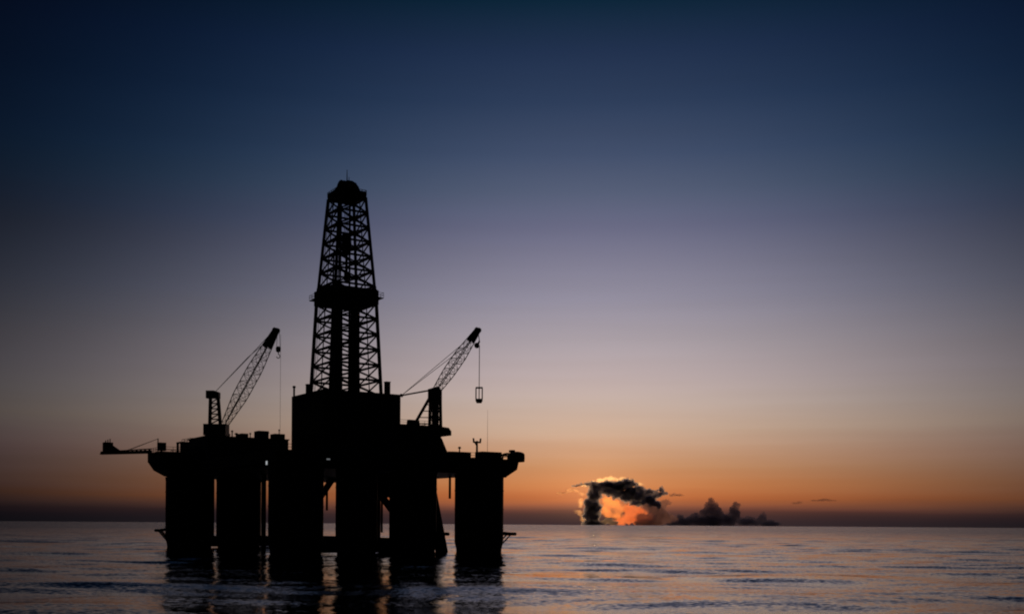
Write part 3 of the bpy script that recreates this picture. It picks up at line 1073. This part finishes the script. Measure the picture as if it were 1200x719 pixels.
bulwark(530, 552, 529, 'cargo_container', 'ribbed cargo container on the open deck corner between stair and signal mast', 'container', group='deck containers')
bulwark(565, 588, 529, 'cargo_container', 'ribbed cargo container on the open deck corner between signal mast and lifeboat', 'container', group='deck containers')
q = at_v(559, 514, GV + 1)
mz = q.z
t_ = Thing('signal_mast', 'short signal mast with forked head between two deck containers', 'mast', (q.x, GV + 1, DZ1))
t_.part('post', MB().tube((q.x, GV + 1, DZ1 + .005), (q.x, GV + 1, mz - .4), 0.26, 8, 0.2), M_STEEL)
mb = MB()
mb.tube((q.x - .8, GV + 1, mz - .7), (q.x + .8, GV + 1, mz - .7), 0.2, 6)
for s in (-.8, .8):
    mb.tube((q.x + s, GV + 1, mz - .85), (q.x + s * 1.15, GV + 1, mz + .15), 0.2, 6)
mb.tube((q.x, GV + 1, mz - 1.5), (q.x - .6, GV + 1, mz - .7), 0.15, 5)
t_.part('forked_head', mb, M_STEEL)
q = at_v(538.5, 524.5, GV + 1)
t_ = Thing('vent_cowl', 'little mushroom vent on top of the container beside the stair', 'vent', (q.x, GV + 1, z_of(541, 529, GV)))
t_.part('pipe', MB().tube((q.x, GV + 1, z_of(541, 529, GV) + .003), (q.x, GV + 1, q.z), 0.14, 6), M_STEEL)
t_.part('hood', MB().lathe((q.x, GV + 1), [(.35, q.z - .1), (.32, q.z + .15), (.1, q.z + .3)], 10), M_STEEL)
# whip aerial
q = at_v(602, 482, -28)
t_ = Thing('whip_aerial', 'thin whip aerial rising from the deck edge above the lifeboat', 'aerial', (U1 - .5, -28, DZ1))
t_.part('whip', MB().tube((U1 - .5, -28, DZ1 + 1.2), (U1 - .5, -28, q.z), 0.05, 5, 0.02), M_ROPE)
t_.part('mount', MB().tube((U1 - .5, -28, DZ1 + .005), (U1 - .5, -28, DZ1 + 1.25), 0.12, 6), M_STEEL)

# lifeboat on a sloping cradle outboard of the corner column
LV = -35.0
cradle = [at_v(x, y, LV) for x, y in ((589, 541), (608, 541), (606, 550), (594, 558), (589, 559))]
cradle = [(U1 + .02, LV, cradle[0].z)] + cradle[1:4] + [(U1 + .02, LV, cradle[4].z)]
plat.part('boat_platform', MB().prism(cradle, (0, 6, 0)), M_HULL)
bz0 = at_v(604, 541, LV).z + .005
uc = at_v(604.5, 538, LV + 3).x
lb = Thing('lifeboat', 'enclosed lifeboat perched on a sloping bracket outside the corner deck', 'lifeboat', (uc, LV + 3, bz0))
mb = MB()
rings = []
NS, NRG = 16, 11
k0 = len(mb.v)
for i in range(NRG):
    t = -1 + 2 * i / (NRG - 1)
    w = 1.35 * max(0.08, (1 - abs(t) ** 2.6))
    hgt = 2.5 * (0.72 + .28 * (1 - t * t))
    for j in range(NS):
        a_ = 2 * math.pi * j / NS
        x = w * math.copysign(abs(math.cos(a_)) ** .7, math.cos(a_))
        z = bz0 + .05 + hgt * (.5 + .5 * math.copysign(abs(math.sin(a_)) ** .8, math.sin(a_)))
        mb.v.append((uc + x, LV + 3 + t * 3.4, z))
for i in range(NRG - 1):
    for j in range(NS):
        e = (j + 1) % NS
        mb.f.append((k0 + i * NS + j, k0 + i * NS + e, k0 + (i + 1) * NS + e, k0 + (i + 1) * NS + j))
mb.f.append(tuple(k0 + j for j in range(NS)))
mb.f.append(tuple(k0 + (NRG - 1) * NS + j for j in range(NS - 1, -1, -1)))
lb.part('hull', mb, M_BOAT, smooth=True)
lb.part('conning_hatch', MB().box((uc - .45, LV + 4, bz0 + 2.45), (uc + .45, LV + 5.2, bz0 + 2.95)), M_BOAT)
for v, end in ((LV + .6, 'by the deck corner'), (LV + 5.4, 'by the whip aerial')):
    t_ = Thing('boat_davit', 'bent davit arm holding the lifeboat end ' + end, 'davit', (U1 - .6, v, DZ1), 'lifeboat davits')
    zt = z_of(598, 531, LV)
    t_.part('arm', MB().rod([(U1 - .6, v, DZ1 + .005), (U1 - .4, v, zt - .2), (U1 + .6, v, zt), (uc, v, zt - .1)], 0.2, 6), M_STEEL)
    t_.part('fall', MB().tube((uc, v, zt - .1), (uc, v, bz0 + 1.6), 0.05, 4), M_ROPE)

# pipe rack and small gear along the near edge of the deck (low, breaks the deck line)
ra, rb = at_v(352, 515, -20).x, at_v(440, 515, -20).x
t_ = Thing('pipe_rack', 'long stack of casing pipe lying along the deck edge below the drill floor', 'pipe stack', ((ra + rb) / 2, -20, DZ1))
mb = MB()
for r_ in range(4):
    for k in range(9 - r_):
        mb.tube((ra, -22 + .5 * k + .25 * r_, DZ1 + .26 + .44 * r_), (rb, -22 + .5 * k + .25 * r_, DZ1 + .26 + .44 * r_), 0.24, 8)
t_.part('casing_pipes', mb, M_STEEL, stuff=True)
for u in (ra + 2, rb - 2):
    t_.part('rack_post', MB().tube((u, -22.5, DZ1 + .005), (u, -22.5, DZ1 + 2.3), 0.12, 5), M_STEEL)

# deck lamps still lit on the hull side
for px, py, face, lab, s in ((315.5, 542, 'u', 'lit white work lamp on the deck side below the crew quarters', .36), (383.5, 537.5, 'v', 'dim lit work lamp on the deck side below the drill floor', .26)):
    q = at_u(px, py, U0) if face == 'u' else at_v(px, py, V0)
    t_ = Thing('work_lamp', lab, 'lamp', q, 'work lamps on the deck side')
    if face == 'u':
        t_.part('housing', MB().box((U0 - .5, q.y - s - .1, q.z - s - .1), (U0 - .003, q.y + s + .1, q.z + s + .1)), M_STEEL)
        t_.part('lens', MB().box((U0 - .56, q.y - s, q.z - s), (U0 - .502, q.y + s, q.z + s)), M_LAMP)
    else:
        t_.part('housing', MB().box((q.x - s - .2, V0 - .5, q.z - s - .05), (q.x + s + .2, V0 - .003, q.z + s * .6 + .05)), M_STEEL)
        t_.part('lens', MB().box((q.x - s - .1, V0 - .56, q.z - s * .7), (q.x + s + .1, V0 - .502, q.z + s * .4)), M_LAMP2)

# ------------------------------------------------------------------ clouds on the horizon
CLD = 20000.0
KPX = CLD / F_PX                            # metres per photo pixel out there


def cloud_mat(name, dens, g=0.95, col=(0.7, 0.7, 0.72), veil=0.04):
    m_, t_ = new_mat(name)
    o_, v_ = t_.nodes.new('ShaderNodeOutputMaterial'), t_.nodes.new('ShaderNodeVolumePrincipled')
    v_.inputs['Color'].default_value = (*col, 1)  # scattering colour; backlit shade and sunset tints are put in through it
    v_.inputs['Density'].default_value = dens
    v_.inputs['Anisotropy'].default_value = g
    tr, df_, mx_ = t_.nodes.new('ShaderNodeBsdfTransparent'), t_.nodes.new('ShaderNodeBsdfDiffuse'), t_.nodes.new('ShaderNodeMixShader')
    df_.inputs[0].default_value = (0.7, 0.7, 0.75, 1)
    mx_.inputs[0].default_value = veil
    t_.links.new(tr.outputs[0], mx_.inputs[1])
    t_.links.new(df_.outputs[0], mx_.inputs[2])
    t_.links.new(mx_.outputs[0], o_.inputs['Surface'])
    t_.links.new(v_.outputs[0], o_.inputs['Volume'])
    return m_


def cloud(name, label, blobs, dens, depth_off=0.0, voxel=1.3, rough=1.0, group=None, flat=1.0, g=0.95, col=(0.7, 0.7, 0.72)):
    """blobs: (px, py, rx, ry, depth) ellipsoids in photo pixels, fused and roughened"""
    bm = bmesh.new()
    D = CLD + depth_off * KPX
    kp_ = D / F_PX
    for (px, py, rx, ry, dz) in blobs:
        r = ray(px, py)
        c = Vector((r.x * D, D + dz * kp_, r.z * D + CAM_H))
        ret = bmesh.ops.create_icosphere(bm, subdivisions=3, radius=1.0)
        for vv in ret['verts']:
            vv.co = Vector((vv.co.x * rx, vv.co.y * (rx + ry) * .6 * flat, vv.co.z * ry)) * kp_ + c
    me_ = bpy.data.meshes.new(name)
    bm.to_mesh(me_)
    bm.free()
    o_ = bpy.data.objects.new(name, me_)
    COL.objects.link(o_)
    md_ = o_.modifiers.new('fuse', 'REMESH')
    md_.mode = 'VOXEL'
    md_.voxel_size = voxel * kp_
    dg = bpy.context.evaluated_depsgraph_get()
    me2 = bpy.data.meshes.new_from_object(o_.evaluated_get(dg))
    o_.modifiers.clear()
    o_.data = me2
    bpy.data.meshes.remove(me_)
    # billow
    nrm = [v.normal.copy() for v in me2.vertices]
    for v, nn in zip(me2.vertices, nrm):
        p = v.co / kp_
        s = 0.0
        for sc_, am in ((0.13, 2.6), (0.3, 1.5), (0.7, 0.8)):
            s += am * (abs(mnoise.noise(p * sc_ + Vector((3.1, 7.7, 1.3)))) * 2 - .55)
        v.co += nn * s * rough * kp_
    # set the origin at the cloud's base
    cs = np.empty(len(me2.vertices) * 3, np.float32)
    me2.vertices.foreach_get('co', cs)
    cs = cs.reshape(-1, 3)
    base_ = Vector((float(cs[:, 0].mean()), float(cs[:, 1].mean()), float(cs[:, 2].min())))
    me2.transform(Matrix.Translation(-base_))
    o_.location = base_
    me2.materials.clear()
    me2.materials.append(cloud_mat(name + '_vapour', dens, g=g, col=col))
    for p in me2.polygons:
        p.use_smooth = True
    o_['label'], o_['category'] = label, 'cloud'
    if group:
        o_['group'] = group
    return o_


cloud('cumulus_cloud', 'dark anvil topped cloud with glowing rim standing before the setting sun', [
    (695, 613, 13, 6, 0), (693, 604, 11, 8, 0), (695, 594, 11, 8, 0), (692, 588, 9, 6, 0), (697, 580, 9.5, 8, 0), (700, 571, 10, 6.5, 0), (686, 567, 8, 2.0, 0), (677, 568.5, 7, 1.1, 0),
    (712, 568, 14, 5.5, 0), (724, 570, 14, 7, 0), (735, 566, 12, 5, 0), (736, 575, 13, 7, 2), (747, 573, 9, 5, 0), (748, 580, 12, 7, 3), (759, 577, 9, 4.5, 0), (759, 585, 11, 6, 3), (768, 580, 8, 4, 0), (768, 590, 8, 4.5, 2), (775, 573, 4.5, 4.5, 0), (778, 578, 7, 2.2, 0), (713, 575, 9, 6, 0), (724, 578, 10, 6, 0), (735, 583, 10, 6, 0), (747, 588, 9, 5, 0)],
    0.026, g=.93, col=(.36, .42, .6), rough=1.25, voxel=1.0)  # backlit darkness and navy cast are put into the vapour colour
cloud('lit_cloud', 'thin bright yellow cloud edge lit along the top of the dark anvil', [
    (715, 560.5, 8, 3.0, 0), (707, 562, 8, 2.6, 0), (727, 561.5, 8, 2.2, 0), (697, 564.5, 8, 2.0, 0), (738, 562, 7, 1.6, 0), (686, 568.5, 7, 1.6, 0), (750, 567, 6, 1.8, 0)], 0.0045, depth_off=50, rough=.55, voxel=.8, col=(0.98, 0.95, 0.85))
cloud('cloud_shoulder', 'hazy mauve shoulder of cloud sloping down from the dark anvil to the sea', [
    (762, 592, 11, 7, 0), (770, 597, 12, 8, 3), (780, 588, 7, 5, 0), (773, 604, 14, 8, 5), (792, 579.5, 12, 1.0, 0), (762, 612, 20, 6, 5), (786, 607, 9, 6, 0), (752, 605, 8, 6, 0)], 0.007, depth_off=20, g=.85, col=(.5, .36, .40), rough=1.2)
cloud('glowing_cloud', 'thin cloud tinted sunset orange, glowing beneath the dark anvil, low over the sea', [
    (713, 586, 8, 6, 0), (719, 590, 10, 7, 0), (709, 597, 6, 8, 0), (713, 602, 6, 6, 0), (728, 596, 8, 6, 0), (723, 603, 7, 6, 0)], 0.0019, depth_off=110, col=(0.98, 0.5, 0.24), rough=1.3)  # white vapour coloured orange to carry the sunset's reddened light
cloud('red_cloud', 'cloud tinted dusky sunset red between the orange glow and the mauve shoulder', [
    (738, 597, 9, 8, 0), (748, 601, 11, 9, 0), (740, 608, 16, 6, 0), (757, 606, 9, 8, 0), (728, 611, 12, 4, 0)], 0.0042, depth_off=90, col=(0.85, 0.36, 0.22), rough=1.3)  # redder end of the sunset glow, painted in by the vapour colour
cloud('cloud_wisp', 'pale lit wisp of cloud trailing off the dark anvil towards the rig', [
    (671, 574, 9, 1.5, 0), (660, 577, 9, 1.0, 0), (681, 578, 5, 3, 0), (681, 588, 4, 6, 0), (679, 600, 5, 4, 0), (685, 607, 6, 5, 0)], 0.0012, depth_off=60, rough=.9, voxel=.8, col=(0.95, 0.75, 0.6))
cloud('low_cloud', 'small dark cloud knob resting on the horizon below the glowing gap', [(713, 609, 6, 3, 0), (719, 612, 7, 3, 0), (707, 612, 5, 3.5, 0)], 0.02, depth_off=-40, rough=.4, g=.9, col=(.5, .5, .55))
cloud('cloud_bank', 'low dark cloud bank with two towers rising beside the sunset', [
    (800, 611, 16, 5.5, 0), (796, 605, 6, 4, 0), (818, 610, 14, 7, 0), (814, 604, 6, 5, 0), (834, 610, 16, 9, 0), (827, 601, 7, 7, 0), (834, 596, 9, 8, 0), (840, 602, 9, 8, 0), (833, 589, 5.5, 5, 0), (838, 591, 4, 4, 0),
    (852, 609, 13, 8, 0), (861, 601, 7, 9, 0), (862, 591, 4.5, 4.5, 0), (858, 595, 4, 4, 0), (876, 611, 14, 5, 0), (894, 606, 5.5, 6, 0), (890, 610, 7, 5, 0), (902, 613, 14, 4, 0), (790, 612, 12, 4.5, 0)], 0.010, depth_off=120, g=.6, col=(.36, .40, .58))  # the bank's own shadow is put in as a dark bluish vapour colour
cloud('cloud_streak', 'short flat streak of cloud above the low bank, blunt ended', [(933, 589, 6, 1.2, 0), (937, 588, 4, 1.4, 0)], 0.004, depth_off=40, voxel=.5, rough=.2, g=.6, col=(.4, .38, .46), group='flat streaks of cloud')
cloud('cloud_streak', 'long thin drawn out streak of cloud farthest from the sunset', [(958, 586, 10, .8, 0), (966, 585, 8, 1.1, 0), (974, 586, 7, .9, 0)], 0.004, depth_off=40, voxel=.5, rough=.2, g=.6, col=(.4, .38, .46), group='flat streaks of cloud')
